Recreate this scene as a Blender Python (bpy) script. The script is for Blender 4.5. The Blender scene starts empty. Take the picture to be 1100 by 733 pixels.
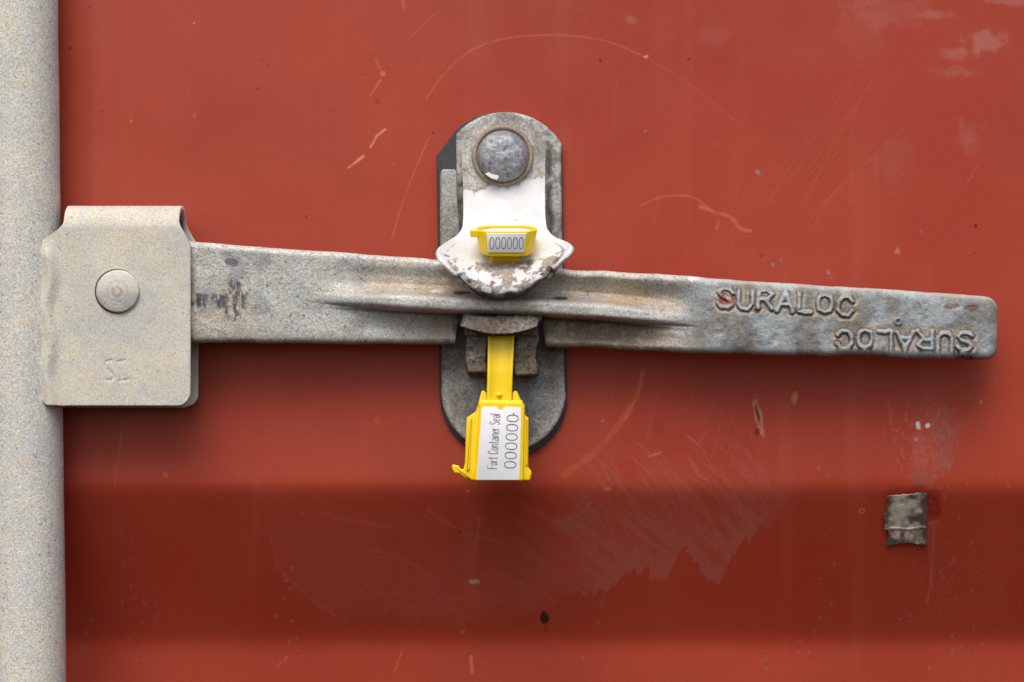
import bpy, bmesh, math
import numpy as np
from mathutils import Vector

SC = bpy.context.scene
COL = SC.collection
S = 0.0005            # metres per unit; the build below is drawn in half-millimetres
D = 2200.0            # camera distance in half-millimetres

# ------------------------------------------------------------------ camera
cd = bpy.data.cameras.new('camera'); cam = bpy.data.objects.new('camera', cd); COL.objects.link(cam)
cam.location = (0, -D*S, 0); cam.rotation_euler = (math.pi/2, 0, 0)
cd.sensor_width = 36; cd.lens = 18/(550/D); cd.clip_start = 0.02; cd.clip_end = 200
cd.dof.use_dof = True; cd.dof.focus_distance = (D-58)*S; cd.dof.aperture_fstop = 13
SC.camera = cam
# ------------------------------------------------------------------ light
SUN_EL, SUN_AZ = 55.0, -10.0       # degrees; azimuth measured from straight in front of the door towards the right
w = bpy.data.worlds.new('World'); SC.world = w; w.use_nodes = True
nt = w.node_tree; nt.nodes.clear()
sky = nt.nodes.new('ShaderNodeTexSky'); sky.sky_type = 'NISHITA'; sky.sun_disc = False
sky.sun_elevation = math.radians(SUN_EL); sky.sun_rotation = math.radians(180 - SUN_AZ)
sky.dust_density = 4.0; sky.air_density = 1.0; sky.ozone_density = 0.6
bgn = nt.nodes.new('ShaderNodeBackground'); bgn.inputs[1].default_value = 0.145
out = nt.nodes.new('ShaderNodeOutputWorld')
nt.links.new(sky.outputs[0], bgn.inputs[0]); nt.links.new(bgn.outputs[0], out.inputs[0])
ld = bpy.data.lights.new('sun', 'SUN'); sun = bpy.data.objects.new('sun', ld); COL.objects.link(sun)
ld.energy = 1.38; ld.angle = math.radians(38); ld.color = (1.0, 0.975, 0.94)
el, az = math.radians(SUN_EL), math.radians(SUN_AZ)
sd = Vector((math.sin(az)*math.cos(el), -math.cos(az)*math.cos(el), math.sin(el)))
sun.rotation_euler = sd.to_track_quat('Z', 'Y').to_euler()
sun.location = sd*3
SC.view_settings.view_transform = 'Standard'; SC.view_settings.look = 'None'
SC.view_settings.exposure = 0.22; SC.view_settings.gamma = 1.0
SC.view_settings.use_curve_mapping = False
SC.cycles.max_bounces = 6

# ------------------------------------------------------------------ numeric helpers
rng = np.random.RandomState(11)
TAB = rng.rand(16, 256, 256)
def vnoise(x, y, seed=0):
    x = np.asarray(x, float); y = np.asarray(y, float)
    xi = np.floor(x).astype(int); yi = np.floor(y).astype(int)
    fx = x-xi; fy = y-yi; fx = fx*fx*(3-2*fx); fy = fy*fy*(3-2*fy)
    T = TAB[seed % 16]
    a = T[yi & 255, xi & 255]; b = T[yi & 255, (xi+1) & 255]; c = T[(yi+1) & 255, xi & 255]; d = T[(yi+1) & 255, (xi+1) & 255]
    return (a*(1-fx)+b*fx)*(1-fy)+(c*(1-fx)+d*fx)*fy
def fbm(x, y, sc, seed=0, octv=4, sy=None):
    sy = sc if sy is None else sy
    r = 0; a = 0.5; t = 0
    for k in range(octv):
        r = r + a*vnoise(x/sc*2**k+17.3*k+seed*3.1, y/sy*2**k+9.1*k+seed*7.7, seed+k); t += a; a *= 0.5
    return r/t
def sm(x, a, b):
    t = np.clip((np.asarray(x, float)-a)/(b-a), 0, 1); return t*t*(3-2*t)
def srgb(r, g, b):
    f = lambda c: (c/255/12.92) if c/255 <= 0.04045 else ((c/255+0.055)/1.055)**2.4
    return np.array((f(r), f(g), f(b)))
def W(px, py, h):
    """photo-plane coordinates at height h off the door -> world metres"""
    k = (D-h)/D
    return np.stack(np.broadcast_arrays((px-550)*k*S, -h*S + 0*px, (366.5-py)*k*S), -1)
def wv(px, py, h): return Vector(W(np.float64(px), np.float64(py), np.float64(h)).tolist())
def segdist(X, Y, pts, closed=False):
    d = np.full(np.broadcast(X, Y).shape, 1e9)
    P = list(pts) + ([pts[0]] if closed else [])
    for (x0, y0), (x1, y1) in zip(P[:-1], P[1:]):
        vx, vy = x1-x0, y1-y0; L = vx*vx+vy*vy+1e-9
        t = np.clip(((X-x0)*vx+(Y-y0)*vy)/L, 0, 1)
        d = np.minimum(d, np.hypot(X-x0-t*vx, Y-y0-t*vy))
    return d
def blend(c, col, m):
    return c*(1-m[..., None]) + np.asarray(col)*m[..., None]

# ------------------------------------------------------------------ object helpers
def setp(o, label=None, cat=None, kind=None, group=None):
    for k, v in (('label', label), ('category', cat), ('kind', kind), ('group', group)):
        if v: o[k] = v
    return o
def empty(name, loc, label, cat):
    o = bpy.data.objects.new(name, None); COL.objects.link(o); o.location = loc; o.empty_display_size = .02
    setp(o, label, cat); bpy.context.view_layer.update(); return o
def link(name, me, mat, parent=None, smooth=True):
    o = bpy.data.objects.new(name, me); COL.objects.link(o)
    if mat: me.materials.append(mat)
    if smooth: me.polygons.foreach_set('use_smooth', [True]*len(me.polygons))
    if parent is not None: attach(o, parent)
    return o
def attach(o, parent):
    o.parent = parent
    bpy.context.view_layer.update()
    o.matrix_parent_inverse = parent.matrix_world.inverted()
def grid(name, P, col, mat, parent=None, wrap=False, flip=False):
    """P (n,m,3) -> mesh; wrap joins the last column to the first; col (n,m,4) -> 'albedo' attribute"""
    n, m = P.shape[:2]
    idx = np.arange(n*m).reshape(n, m)
    if wrap: idx = np.concatenate([idx, idx[:, :1]], 1)
    q = np.stack([idx[:-1, :-1], idx[:-1, 1:], idx[1:, 1:], idx[1:, :-1]], -1).reshape(-1, 4)
    if flip: q = q[:, ::-1]
    me = bpy.data.meshes.new(name)
    me.vertices.add(n*m); me.vertices.foreach_set('co', P.reshape(-1).astype(np.float32))
    me.loops.add(q.size); me.loops.foreach_set('vertex_index', q.reshape(-1).astype(np.int32))
    me.polygons.add(len(q)); me.polygons.foreach_set('loop_start', (np.arange(len(q))*4).astype(np.int32))
    me.polygons.foreach_set('loop_total', np.full(len(q), 4, np.int32))
    me.update(calc_edges=True)
    if col is not None:
        a = me.attributes.new('albedo', 'FLOAT_COLOR', 'POINT')
        a.data.foreach_set('color', col.reshape(-1).astype(np.float32))
    return link(name, me, mat, parent)
def bake(o):
    """apply an object's modifiers"""
    dg = bpy.context.evaluated_depsgraph_get(); dg.update()
    me = bpy.data.meshes.new_from_object(o.evaluated_get(dg))
    o.modifiers.clear(); old = o.data; o.data = me; bpy.data.meshes.remove(old); me.name = o.name
    return o
def solidify(o, t, offset=-1.0, bev=0, remesh=None):
    md = o.modifiers.new('s', 'SOLIDIFY'); md.thickness = t*S; md.offset = offset; md.use_even_offset = False
    if bev:
        b = o.modifiers.new('b', 'BEVEL'); b.width = bev*S; b.segments = 3; b.limit_method = 'ANGLE'; b.angle_limit = math.radians(50)
    return bake(o)
def inset(pts, d):
    P = np.array(pts, float); n = len(P)
    e = np.roll(P, -1, 0)-P; e /= np.linalg.norm(e, axis=1)[:, None]
    nr = np.stack([e[:, 1], -e[:, 0]], 1)
    a = nr+np.roll(nr, 1, 0); a /= np.linalg.norm(a, axis=1)[:, None]
    c = np.clip((a*nr).sum(1), .5, 1)
    area = 0.5*np.sum(P[:, 0]*np.roll(P[:, 1], -1)-np.roll(P[:, 0], -1)*P[:, 1])
    s = -1 if area > 0 else 1
    return P + s*a/c[:, None]*d
def plate(name, pts, h0, h1, bev, mat, parent=None, seg=4, tf=None):
    """a plate with a rounded front edge, outline in photo-plane units"""
    tf = tf or (lambda x, y, h: wv(x, y, h))
    bm = bmesh.new(); rings = []
    lv = [(0, h0)] + [(bev*(1-math.cos(a)), h1-bev*(1-math.sin(a))) for a in [i*math.pi/2/seg for i in range(seg+1)]]
    for d, h in lv:
        R = inset(pts, d) if d > 0 else np.array(pts, float)
        rings.append([bm.verts.new(tf(x, y, h)) for x, y in R])
    for a, b in zip(rings[:-1], rings[1:]):
        for i in range(len(a)):
            j = (i+1) % len(a); bm.faces.new((a[i], a[j], b[j], b[i]))
    bm.faces.new(rings[-1]); bm.faces.new(rings[0][::-1])
    bmesh.ops.recalc_face_normals(bm, faces=bm.faces)
    me = bpy.data.meshes.new(name); bm.to_mesh(me); bm.free()
    o = link(name, me, mat, parent, smooth=False)
    try:
        me.shade_smooth(); me.set_sharp_from_angle(angle=math.radians(40))
    except Exception: pass
    return o
def lathe(name, cx, cy, prof, mat, parent=None, n=64, wob=0, seed=3, col=None):
    """prof: (radius, height) from rim to centre, axis straight out of the door"""
    a = np.linspace(0, 2*np.pi, n, endpoint=False)
    R = np.array([p[0] for p in prof])[:, None]; H = np.array([p[1] for p in prof])[:, None]
    X = cx + R*np.cos(a)[None]; Y = cy + R*np.sin(a)[None]
    Hh = H + wob*(fbm(X, Y, 9, seed, 3)-.5)*2
    k = (D-np.mean([p[1] for p in prof]))/D
    P = np.stack([(X-550)*k*S, -Hh*S, (366.5-Y)*k*S], -1)
    c = None if col is None else col(X, Y)
    return grid(name, P, c, mat, parent, wrap=True, flip=True)
def arc(cx, cy, r, a0, a1, n):
    return [(cx+r*math.cos(math.radians(a0+(a1-a0)*i/n)), cy+r*math.sin(math.radians(a0+(a1-a0)*i/n))) for i in range(n+1)]
def resample(pts, step, closed=True):
    P = list(pts)+([pts[0]] if closed else []); o = []
    for (x0, y0), (x1, y1) in zip(P[:-1], P[1:]):
        n = max(1, int(math.hypot(x1-x0, y1-y0)/step))
        o += [(x0+(x1-x0)*i/n, y0+(y1-y0)*i/n) for i in range(n)]
    return o if closed else o+[P[-1]]
def strokes(name, polys, width, tf, mat, parent, th=.35):
    """ink lines: list of (points, closed) drawn as thin raised ribbons; tf(x, y, h) -> world"""
    bm = bmesh.new()
    for pts, closed in polys:
        P = np.array(pts, float)
        if closed: nx = np.roll(P, -1, 0); pv = np.roll(P, 1, 0)
        else: nx = np.vstack([P[1:], P[-1:]]); pv = np.vstack([P[:1], P[:-1]])
        t = nx-pv; t /= np.linalg.norm(t, axis=1)[:, None]+1e-9
        nr = np.stack([-t[:, 1], t[:, 0]], 1)*width/2
        A = [bm.verts.new(tf(*p, th)) for p in P+nr]; B = [bm.verts.new(tf(*p, th)) for p in P-nr]
        A0 = [bm.verts.new(tf(*p, 0)) for p in P+nr]; B0 = [bm.verts.new(tf(*p, 0)) for p in P-nr]
        m = len(P)
        for i in range(m if closed else m-1):
            j = (i+1) % m
            for q in ((A[i], A[j], B[j], B[i]), (A0[i], A0[j], A[j], A[i]), (B[i], B[j], B0[j], B0[i]), (B0[i], B0[j], A0[j], A0[i])):
                bm.faces.new(q)
    bmesh.ops.recalc_face_normals(bm, faces=bm.faces)
    me = bpy.data.meshes.new(name); bm.to_mesh(me); bm.free()
    return link(name, me, mat, parent, smooth=False)

# ------------------------------------------------------------------ materials
class NT:
    def __init__(s, name):
        s.m = bpy.data.materials.new(name); s.m.use_nodes = True; s.t = s.m.node_tree
        s.b = s.t.nodes['Principled BSDF']; s.c = s.t.nodes.new('ShaderNodeTexCoord').outputs['Object']
    def n(s, ty, **kw):
        x = s.t.nodes.new(ty)
        for k, v in kw.items(): setattr(x, k, v)
        return x
    def noise(s, feat, detail=3, rough=.55, scale=(1, 1, 1)):
        """noise with features about `feat` half-millimetres across"""
        x = s.n('ShaderNodeTexNoise'); x.inputs['Scale'].default_value = 1/(feat*S); x.inputs['Detail'].default_value = detail
        x.inputs['Roughness'].default_value = rough
        if scale != (1, 1, 1):
            mp = s.n('ShaderNodeMapping'); mp.inputs['Scale'].default_value = scale
            s.t.links.new(s.c, mp.inputs[0]); s.t.links.new(mp.outputs[0], x.inputs[0])
        else: s.t.links.new(s.c, x.inputs[0])
        return x.outputs['Fac']
    def vor(s, feat):
        x = s.n('ShaderNodeTexVoronoi'); x.inputs['Scale'].default_value = 1/(feat*S); s.t.links.new(s.c, x.inputs[0]); return x
    def ramp(s, f, stops):
        x = s.n('ShaderNodeValToRGB'); e = x.color_ramp.elements
        while len(e) < len(stops): e.new(.5)
        for q, (p, c) in zip(e, stops):
            q.position = p; q.color = (*c, 1) if len(c) == 3 else c
        s.t.links.new(f, x.inputs[0]); return x.outputs[0]
    def mr(s, f, a, b, c, d):
        x = s.n('ShaderNodeMapRange'); 
        for i, v in zip((1, 2, 3, 4), (a, b, c, d)): x.inputs[i].default_value = v
        s.t.links.new(f, x.inputs[0]); return x.outputs[0]
    def mix(s, fac, a, b, mode='MIX'):
        x = s.n('ShaderNodeMix', data_type='RGBA', blend_type=mode)
        for i, v in ((0, fac), (6, a), (7, b)):
            if isinstance(v, (int, float)): x.inputs[i].default_value = v
            elif isinstance(v, (tuple, list, np.ndarray)): x.inputs[i].default_value = (*v, 1)
            else: s.t.links.new(v, x.inputs[i])
        return x.outputs[2]
    def math(s, op, a, b=None):
        x = s.n('ShaderNodeMath', operation=op)
        for i, v in enumerate((a, b)):
            if v is None: continue
            if isinstance(v, (int, float)): x.inputs[i].default_value = v
            else: s.t.links.new(v, x.inputs[i])
        return x.outputs[0]
    def attr(s, name='albedo'):
        x = s.n('ShaderNodeAttribute', attribute_name=name); return x.outputs['Color'], x.outputs['Alpha']
    def bump(s, f, dist, strength=1.0):
        x = s.n('ShaderNodeBump'); x.inputs['Strength'].default_value = strength; x.inputs['Distance'].default_value = dist*S
        s.t.links.new(f, x.inputs['Height']); s.t.links.new(x.outputs[0], s.b.inputs['Normal']); return x
    def set(s, **kw):
        for k, v in kw.items():
            k = {'base': 'Base Color', 'rough': 'Roughness', 'metal': 'Metallic', 'spec': 'Specular IOR Level', 'coat': 'Coat Weight', 'sss': 'Subsurface Weight'}[k]
            i = s.b.inputs[k]
            if isinstance(v, (int, float)): i.default_value = v
            elif isinstance(v, (tuple, list, np.ndarray)): i.default_value = (*v, 1)
            else: s.t.links.new(v, i)
        return s.m

def speckle_metal(name, base=None, tints=None, amp=.5, grain=2.6, rough=.62, metal=.0, pits=.5, bumpd=.7, dark=(.05, .045, .04)):
    """weathered hot-dip galvanised steel; base colour from the mesh attribute (alpha = how much grain shows) or a colour"""
    m = NT(name)
    if base is None: c, al = m.attr()
    else: c, al = None, None
    n1 = m.noise(grain, 4, .7); n2 = m.noise(grain*6, 4, .6); n3 = m.noise(45, 3, .5); n4 = m.noise(grain*1.7, 2, .5)
    if c is None: c = m.mix(m.mr(n3, .38, .62, 0, 1), base[0], base[1])
    if tints:       # patches of tan dust and blue-grey zinc bloom, a few millimetres wide
        c = m.mix(m.math('MULTIPLY', m.mr(n2, .52, .66, 0, .5), al if al is not None else 1.0), c, tints[0])
        n5 = m.noise(grain*5, 4, .6, (1.3, 1, .9))
        c = m.mix(m.math('MULTIPLY', m.mr(n5, .54, .68, 0, .36), al if al is not None else 1.0), c, tints[1])
    lo, hi = 1-amp, 1+amp*.75
    g = m.mr(n1, .33, .67, lo, hi)
    if al is not None: g = m.math('ADD', m.math('MULTIPLY', m.math('SUBTRACT', g, 1.0), al), 1.0)
    vo = m.vor(grain*.85); sx_ = m.n('ShaderNodeSeparateColor'); m.t.links.new(vo.outputs['Color'], sx_.inputs[0])
    gv = m.mr(sx_.outputs[0], 0, 1, -amp*.42, amp*.42)
    if al is not None: gv = m.math('MULTIPLY', gv, al)
    g = m.math('ADD', g, gv)
    gc = m.n('ShaderNodeCombineColor')
    for i in range(3): m.t.links.new(g, gc.inputs[i])
    c = m.mix(1.0, c, gc.outputs[0], 'MULTIPLY')
    v2 = m.vor(grain*4.2); s2_ = m.n('ShaderNodeSeparateColor'); m.t.links.new(v2.outputs['Color'], s2_.inputs[0])
    pv = m.math('MULTIPLY', m.mr(v2.outputs['Distance'], .12, .26, 1, 0), m.mr(s2_.outputs[1], .55, .75, 0, pits*.9))
    if al is not None: pv = m.math('MULTIPLY', pv, al)
    c = m.mix(pv, c, dark)
    p = m.mr(n4, .27, .34, pits, 0)
    if al is not None: p = m.math('MULTIPLY', p, al)
    c = m.mix(p, c, dark)
    m.bump(m.math('ADD', n1, m.math('MULTIPLY', n2, .8)), bumpd, .8)
    return m.set(base=c, rough=m.mr(n2, .3, .7, rough-.1, rough+.12), metal=metal, spec=.4)

# door paint
m = NT('oxide_red_paint'); c, al = m.attr()
f = m.noise(1.6, 2, .5); b2 = m.noise(14, 4, .6); st = m.noise(3, 3, .5, (1, 1, .06))
g = m.n('ShaderNodeCombineColor'); v = m.mr(f, .3, .7, .95, 1.05)
for i in range(3): m.t.links.new(v, g.inputs[i])
c = m.mix(1.0, c, g.outputs[0], 'MULTIPLY')
m.bump(m.math('ADD', m.math('MULTIPLY', f, .8), b2), .5, .28)
m.t.links.new(m.mr(b2, .3, .7, .40, .52), m.b.inputs['Roughness'])
PAINT = m.set(base=c, spec=.28)

TAN, ZINC = srgb(196, 172, 136), srgb(158, 166, 172)
ROD_M = speckle_metal('weathered_galvanised_pipe', (srgb(216, 212, 198), srgb(203, 204, 198)), (srgb(212, 198, 168), srgb(184, 190, 194)), amp=.36, grain=1.7, pits=.6, rough=.75, bumpd=.6, dark=srgb(110, 98, 84))
HUB_M = speckle_metal('weathered_galvanised_bracket', (srgb(214, 207, 189), srgb(196, 195, 186)), (srgb(220, 204, 170), srgb(190, 196, 200)), amp=.22, grain=1.7, pits=.5, rough=.75, bumpd=.5, dark=srgb(100, 90, 78))
CAST_M = speckle_metal('cast_galvanised_steel', None, (srgb(184, 168, 140), srgb(164, 172, 178)), amp=.36, grain=1.9, pits=.55, rough=.52, metal=.22, bumpd=1.0)
PLATE_M = speckle_metal('dull_galvanised_plate', None, (srgb(140, 132, 118), srgb(140, 144, 146)), amp=.4, grain=3.0, pits=.5, rough=.6, metal=.1, bumpd=.9)
HASP_M = speckle_metal('chipped_white_paint_on_steel', None, (srgb(168, 152, 130), srgb(158, 160, 162)), amp=.4, grain=2.4, pits=.5, rough=.6, metal=.0, bumpd=.8)
LUG_M = speckle_metal('grimy_brown_cast_steel', (srgb(100, 88, 74), srgb(122, 116, 108)), (srgb(128, 104, 76), srgb(140, 138, 136)), amp=.55, grain=3.2, pits=.6, rough=.6, metal=.2, bumpd=1.6)
RIV_M = speckle_metal('worn_rivet_steel', (srgb(170, 171, 174), srgb(142, 146, 152)), (srgb(160, 162, 168), srgb(96, 98, 104)), amp=.4, grain=3.4, pits=.5, rough=.5, metal=.35, bumpd=1.2)
COLLAR_M = speckle_metal('tan_stained_rivet_collar', (srgb(176, 160, 134), srgb(146, 134, 116)), None, amp=.25, grain=3, pits=.3)
PIN_M = speckle_metal('smooth_zinc_pin_head', None, None, amp=.13, grain=2.6, pits=.25, rough=.6, bumpd=.3, dark=srgb(120, 110, 98))
m = NT('black_rubber_gasket'); f = m.noise(6, 4, .6); m.bump(f, .5, .6)
RUBBER = m.set(base=m.ramp(f, [(.3, srgb(40, 42, 46)), (.75, srgb(66, 66, 68))]), rough=.6)
m = NT('yellow_plastic'); f = m.noise(10, 3, .5); m.bump(f, .25, .4)
g_ = m.noise(3.2, 4, .65)
YEL = m.set(base=m.mix(m.mr(g_, .60, .72, 0, .35), m.ramp(f, [(.3, (.93, .63, .004)), (.7, (.96, .67, .005))]), (.62, .44, .05)), rough=.38, sss=.0)
m = NT('white_label'); f = m.noise(20, 3, .5)
WHT = m.set(base=m.ramp(f, [(.3, (.80, .80, .83)), (.7, (.85, .85, .87))]), rough=.5)
m = NT('grey_ink'); INK = m.set(base=(.075, .075, .085), rough=.6)

# ================================================================== 1. container door (large structure)
def hp(y):
    """height of the corrugated door skin at photo row y (rounded folds)"""
    y = np.asarray(y, float)
    def ramp(y, a, b, h):   # smooth-cornered linear ramp
        t = (y-a)/(b-a); r = .028
        sp = lambda z: r*np.logaddexp(0, z/r)
        return h*(sp(t)-sp(t-1))
    return -ramp(y, 524, 689, 84) - (ramp(-y, 230, 395, 92)) + ramp(y, 1060, 1225, 92)
gx = np.concatenate([np.linspace(-1300, -30, 30, endpoint=False), np.arange(-30, 1130, 1.1), np.linspace(1131, 2400, 30)])
gy = np.concatenate([np.linspace(-1100, -25, 60, endpoint=False), np.arange(-25, 760, 1.1), np.linspace(761, 1800, 60)])
GX, GY = np.meshgrid(gx, gy)
base = srgb(160, 60, 40)
C = np.broadcast_to(base, GX.shape+(3,)).copy()
n = fbm(GX, GY, 200, 1, 5)[..., None]; C *= 1 + (n-.5)*.34
pinkish = sm(fbm(GX, GY, 330, 5, 3), .42, .62)*.3
C = blend(C, srgb(176, 78, 58), pinkish*(1-sm(GX, 500, 760))*(GY < 520))
st = fbm(GX, GY, 26, 7, 4, sy=420); C = blend(C, srgb(182, 92, 70), sm(st, .58, .8)*.16)
st = fbm(GX, GY, 140, 9, 4); C = blend(C, srgb(160, 52, 34), sm(st, .5, .72)*.4)
H = hp(GY) + (fbm(GX, GY, 190, 4, 3)-.5)*4.0 + (fbm(GX, GY, 45, 6, 2)-.5)*.35
def win(x0, y0, x1, y1, pad=6):
    i0, i1 = np.searchsorted(gx, [min(x0, x1)-pad, max(x0, x1)+pad]); j0, j1 = np.searchsorted(gy, [min(y0, y1)-pad, max(y0, y1)+pad])
    return slice(j0, j1), slice(i0, i1)
def scratch(pts, wd, col, a, rag=.5, seed=0, dh=0):
    xs = [p[0] for p in pts]; ys = [p[1] for p in pts]
    s = win(min(xs), min(ys), max(xs), max(ys), 6+wd*2)
    X, Y = GX[s], GY[s]
    d = segdist(X, Y, pts) + (fbm(X, Y, 5, seed, 2)-.5)*wd*rag*2
    mk = (1-sm(d, wd*.35, wd+.7))*a*np.clip(.35+1.3*fbm(X, Y, 14, seed+2, 2), 0, 1)
    C[s] = blend(C[s], col, mk*.72)
    if dh: H[s] += dh*mk
def blot(cx, cy, rx, ry, col, a, rag=.6, seed=1, sc=7, soft=.35, ang=0):
    R = max(rx, ry); s = win(cx, cy, cx, cy, R*1.8+4); X, Y = GX[s]-cx, GY[s]-cy
    ca, sa = math.cos(math.radians(ang)), math.sin(math.radians(ang))
    d = np.hypot((X*ca+Y*sa)/rx, (-X*sa+Y*ca)/ry) + (fbm(GX[s], GY[s], sc, seed, 3)-.5)*2*rag
    C[s] = blend(C[s], col, (1-sm(d, 1-soft, 1+soft*.6))*a)
OR, PK, GR, RU = srgb(206, 108, 74), srgb(206, 140, 122), srgb(140, 112, 114), srgb(150, 40, 22)
def cir(pts, n=8):
    """smooth curve through points (Catmull-Rom)"""
    P = [pts[0]]+list(pts)+[pts[-1]]; o = []
    for i in range(1, len(P)-2):
        p0, p1, p2, p3 = map(np.array, P[i-1:i+3])
        for t in np.linspace(0, 1, n, endpoint=False):
            o.append(tuple(.5*(2*p1+(p2-p0)*t+(2*p0-5*p1+4*p2-p3)*t*t+(3*p1-p0-3*p2+p3)*t**3)))
    return o+[pts[-1]]
# the long faint arcs the swinging handle has scratched
scratch(cir([(421, 258), (430, 225), (445, 185), (460, 150)]), .7, OR, .55, seed=1)
scratch(cir([(458, 106), (475, 82), (505, 55), (545, 41), (600, 38), (650, 44), (694, 62)]), .8, OR, .55, seed=2)
scratch(cir([(694, 62), (740, 90), (790, 130)]), .6, OR, .2, seed=3)
scratch(cir([(690, 400), (684, 424), (668, 452), (642, 483), (606, 510)]), 4.5, srgb(190, 92, 50), .62, seed=4)
scratch(cir([(690, 400), (686, 420), (672, 450)]), 1.4, OR, .6, seed=5)
scratch([(375, 180), (390, 168)], 1.4, srgb(228, 150, 110), .95, seed=6); scratch([(398, 158), (405, 146), (414, 139)], 1.3, srgb(228, 145, 105), .9, seed=7)
scratch([(398, 103), (404, 93), (409, 86)], 1.2, OR, .8, seed=8); blot(411, 79, 4, 3, OR, .8); scratch([(404, 64), (408, 74)], .9, OR, .6)
scratch([(433, 0), (434, 9)], 1.4, OR, .8, seed=9); scratch([(441, 40), (475, 8)], .6, OR, .35, seed=9)
scratch(cir([(688, 221), (706, 213), (728, 210), (748, 214), (766, 228)]), .9, OR, .6, seed=3)
scratch(cir([(752, 222), (770, 229), (786, 234), (796, 246), (806, 248)]), 2.1, srgb(205, 100, 68), .85, seed=12)
scratch([(772, 238), (770, 246)], 1.8, OR, .55)
scratch([(1050, 178), (1040, 195)], .9, OR, .3)
for i in range(46):       # fan of hairline wipes right of centre, above the handle
    r = np.random.RandomState(i); x0 = 800+r.rand()*90; y0 = 250-r.rand()*60; L = 40+r.rand()*120; a = math.radians(-66+r.rand()*20)
    P = [(x0+math.cos(a)*L*t + 8*t*t, y0+math.sin(a)*L*t) for t in np.linspace(0, 1, 7)]
    scratch(P, .45, srgb(200, 104, 80), .04+.15*r.rand()**2, seed=i % 9)
for i in range(40):       # hairlines everywhere
    r = np.random.RandomState(100+i); x0 = 90+r.rand()*1000; y0 = r.rand()*520; L = 15+r.rand()*60; a = math.radians(-100+r.rand()*60)
    P = [(x0+math.cos(a)*L*t + 6*t*t, y0+math.sin(a)*L*t) for t in np.linspace(0, 1, 6)]
    scratch(P, .4, srgb(200, 104, 80), .30*r.rand()**2, seed=i % 9)
for (x, y, rx, ry, a) in ((1060, 44, 20, 11, .42), (1028, 58, 26, 6, .28), (1010, 16, 16, 5, .25), (1022, 78, 24, 5, .2), (1086, 0, 26, 6, .35), (1042, 148, 14, 16, .2), (960, 10, 46, 18, .16), (925, 26, 26, 34, .08), (960, 170, 20, 26, .10), (770, 38, 20, 9, .12), (678, 22, 6, 4, .3)):
    blot(x, y, rx, ry, srgb(178, 120, 108), a, .8, 3, 9, .6)
# specks
for (x, y, rr, c_, a) in ((694, 61, 2.4, srgb(200, 160, 150), .8), (740, 64, 1.4, (.02, .01, .01), .8), (645, 65, 1.6, (.03, .01, .01), .8), (693, 141, 1.6, GR, .7), (814, 185, 3.4, srgb(150, 120, 118), .85), (830, 285, 2.6, GR, .9),
        (839, 279, 1.6, GR, .8), (890, 293, 2.8, GR, .9), (893, 299, 1.5, GR, .7), (1048, 243, 1.9, (.015, .006, .006), .9), (1048, 272, 1.6, srgb(90, 30, 24), .8), (817, 275, 2.6, srgb(130, 44, 32), .8), (990, 249, 1.8, GR, .6),
        (964, 270, 3.2, PK, .5), (76, 52, 1.8, (.02, .01, .01), .9), (276, 95, 1.4, (.02, .01, .01), .8), (329, 233, 1.5, (.02, .01, .01), .8), (465, 143, 1.4, (.02, .01, .01), .8), (422, 177, 1.2, GR, .8), (209, 124, 2.2, GR, .6), (96, 8, 1.2, (.02, .01, .01), .7),
        (338, 116, 2, RU, .8), (358, 118, 1.7, RU, .8), (280, 65, 2.4, RU, .6), (289, 71, 2.2, RU, .6), (405, 109, 3.6, RU, .7), (110, 120, 2, srgb(120, 40, 32), .6), (390, 80, 2, RU, .6), (208, 25, 1.3, PK, .7), (141, 130, 1.3, PK, .6), (873, 396, 1.2, (.02, .01, .01), .7), (1054, 432, 2, PK, .5)):
    blot(x, y, rr*.85, rr*.85*(.8+.5*abs(math.sin(x))), c_, a*.9, .75, int(x) % 9, 2.2, .25)
# lower half: nicks, rust, wiped dirt
blot(815, 448, 4.2, 18, srgb(196, 120, 84), .9, .4, 2, 6, ang=-12); blot(814, 446, 1.9, 13, srgb(58, 34, 26), .9, .5, 2, 4, ang=-12)
blot(814, 464, 3, 4, srgb(110, 30, 22), .8)
blot(853.5, 427, 3.4, 7.5, srgb(196, 112, 76), .95, .3, 3, 5, ang=10); blot(853, 428, 1.3, 2.2, srgb(150, 130, 120), .9)
scratch([(953, 432), (957, 444), (958, 455)], 1.8, srgb(196, 84, 60), .8); scratch([(957, 461), (965, 463)], 1.2, srgb(196, 96, 72), .8)
blot(926, 549, 3.4, 3, srgb(196, 110, 66), .9, .3, 1, 3); blot(926, 549, 1.5, 1.2, srgb(70, 34, 22), .9, .2, 1, 3)
blot(986, 457, 2.6, 4.6, srgb(214, 208, 206), .95, .3, 1, 4, ang=-20); blot(996.5, 457, 3, 2.8, srgb(220, 214, 210), .95, .4, 1, 4); blot(984, 472, 2, 1.8, srgb(196, 150, 144), .8)
for i in range(22):
    r = np.random.RandomState(300+i); t = i/21; 
    blot(1000+18*math.sin(t*6)+r.randn()*8, 436+t*135, 4+r.rand()*6, 5+r.rand()*10, srgb(152, 84, 74), .30, .9, i % 7, 7, .7)
for i in range(190):
    r = np.random.RandomState(1300+i); x = r.choice([975, 1000, 1008, 1015])+r.randn()*9; y = 428+abs(r.randn())*75
    blot(x, y, .6+r.rand()*1.5, .8+r.rand()*2.8, srgb(172, 106, 94), .12+.28*r.rand(), .8, i % 8, 2.5, .3)
for i in range(60):
    r = np.random.RandomState(1600+i); x = r.choice([820, 985, 1012, 1045, 1070, 1090, 640, 150, 215])+r.randn()*8; y = 560+r.rand()*110
    scratch([(x, y), (x-1+r.randn(), y+8+r.rand()*26)], .5, srgb(150, 84, 72), .5*r.rand(), seed=i % 8)
blot(988, 482, 10, 22, srgb(176, 98, 88), .4, .9, 2, 6, .5)
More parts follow.
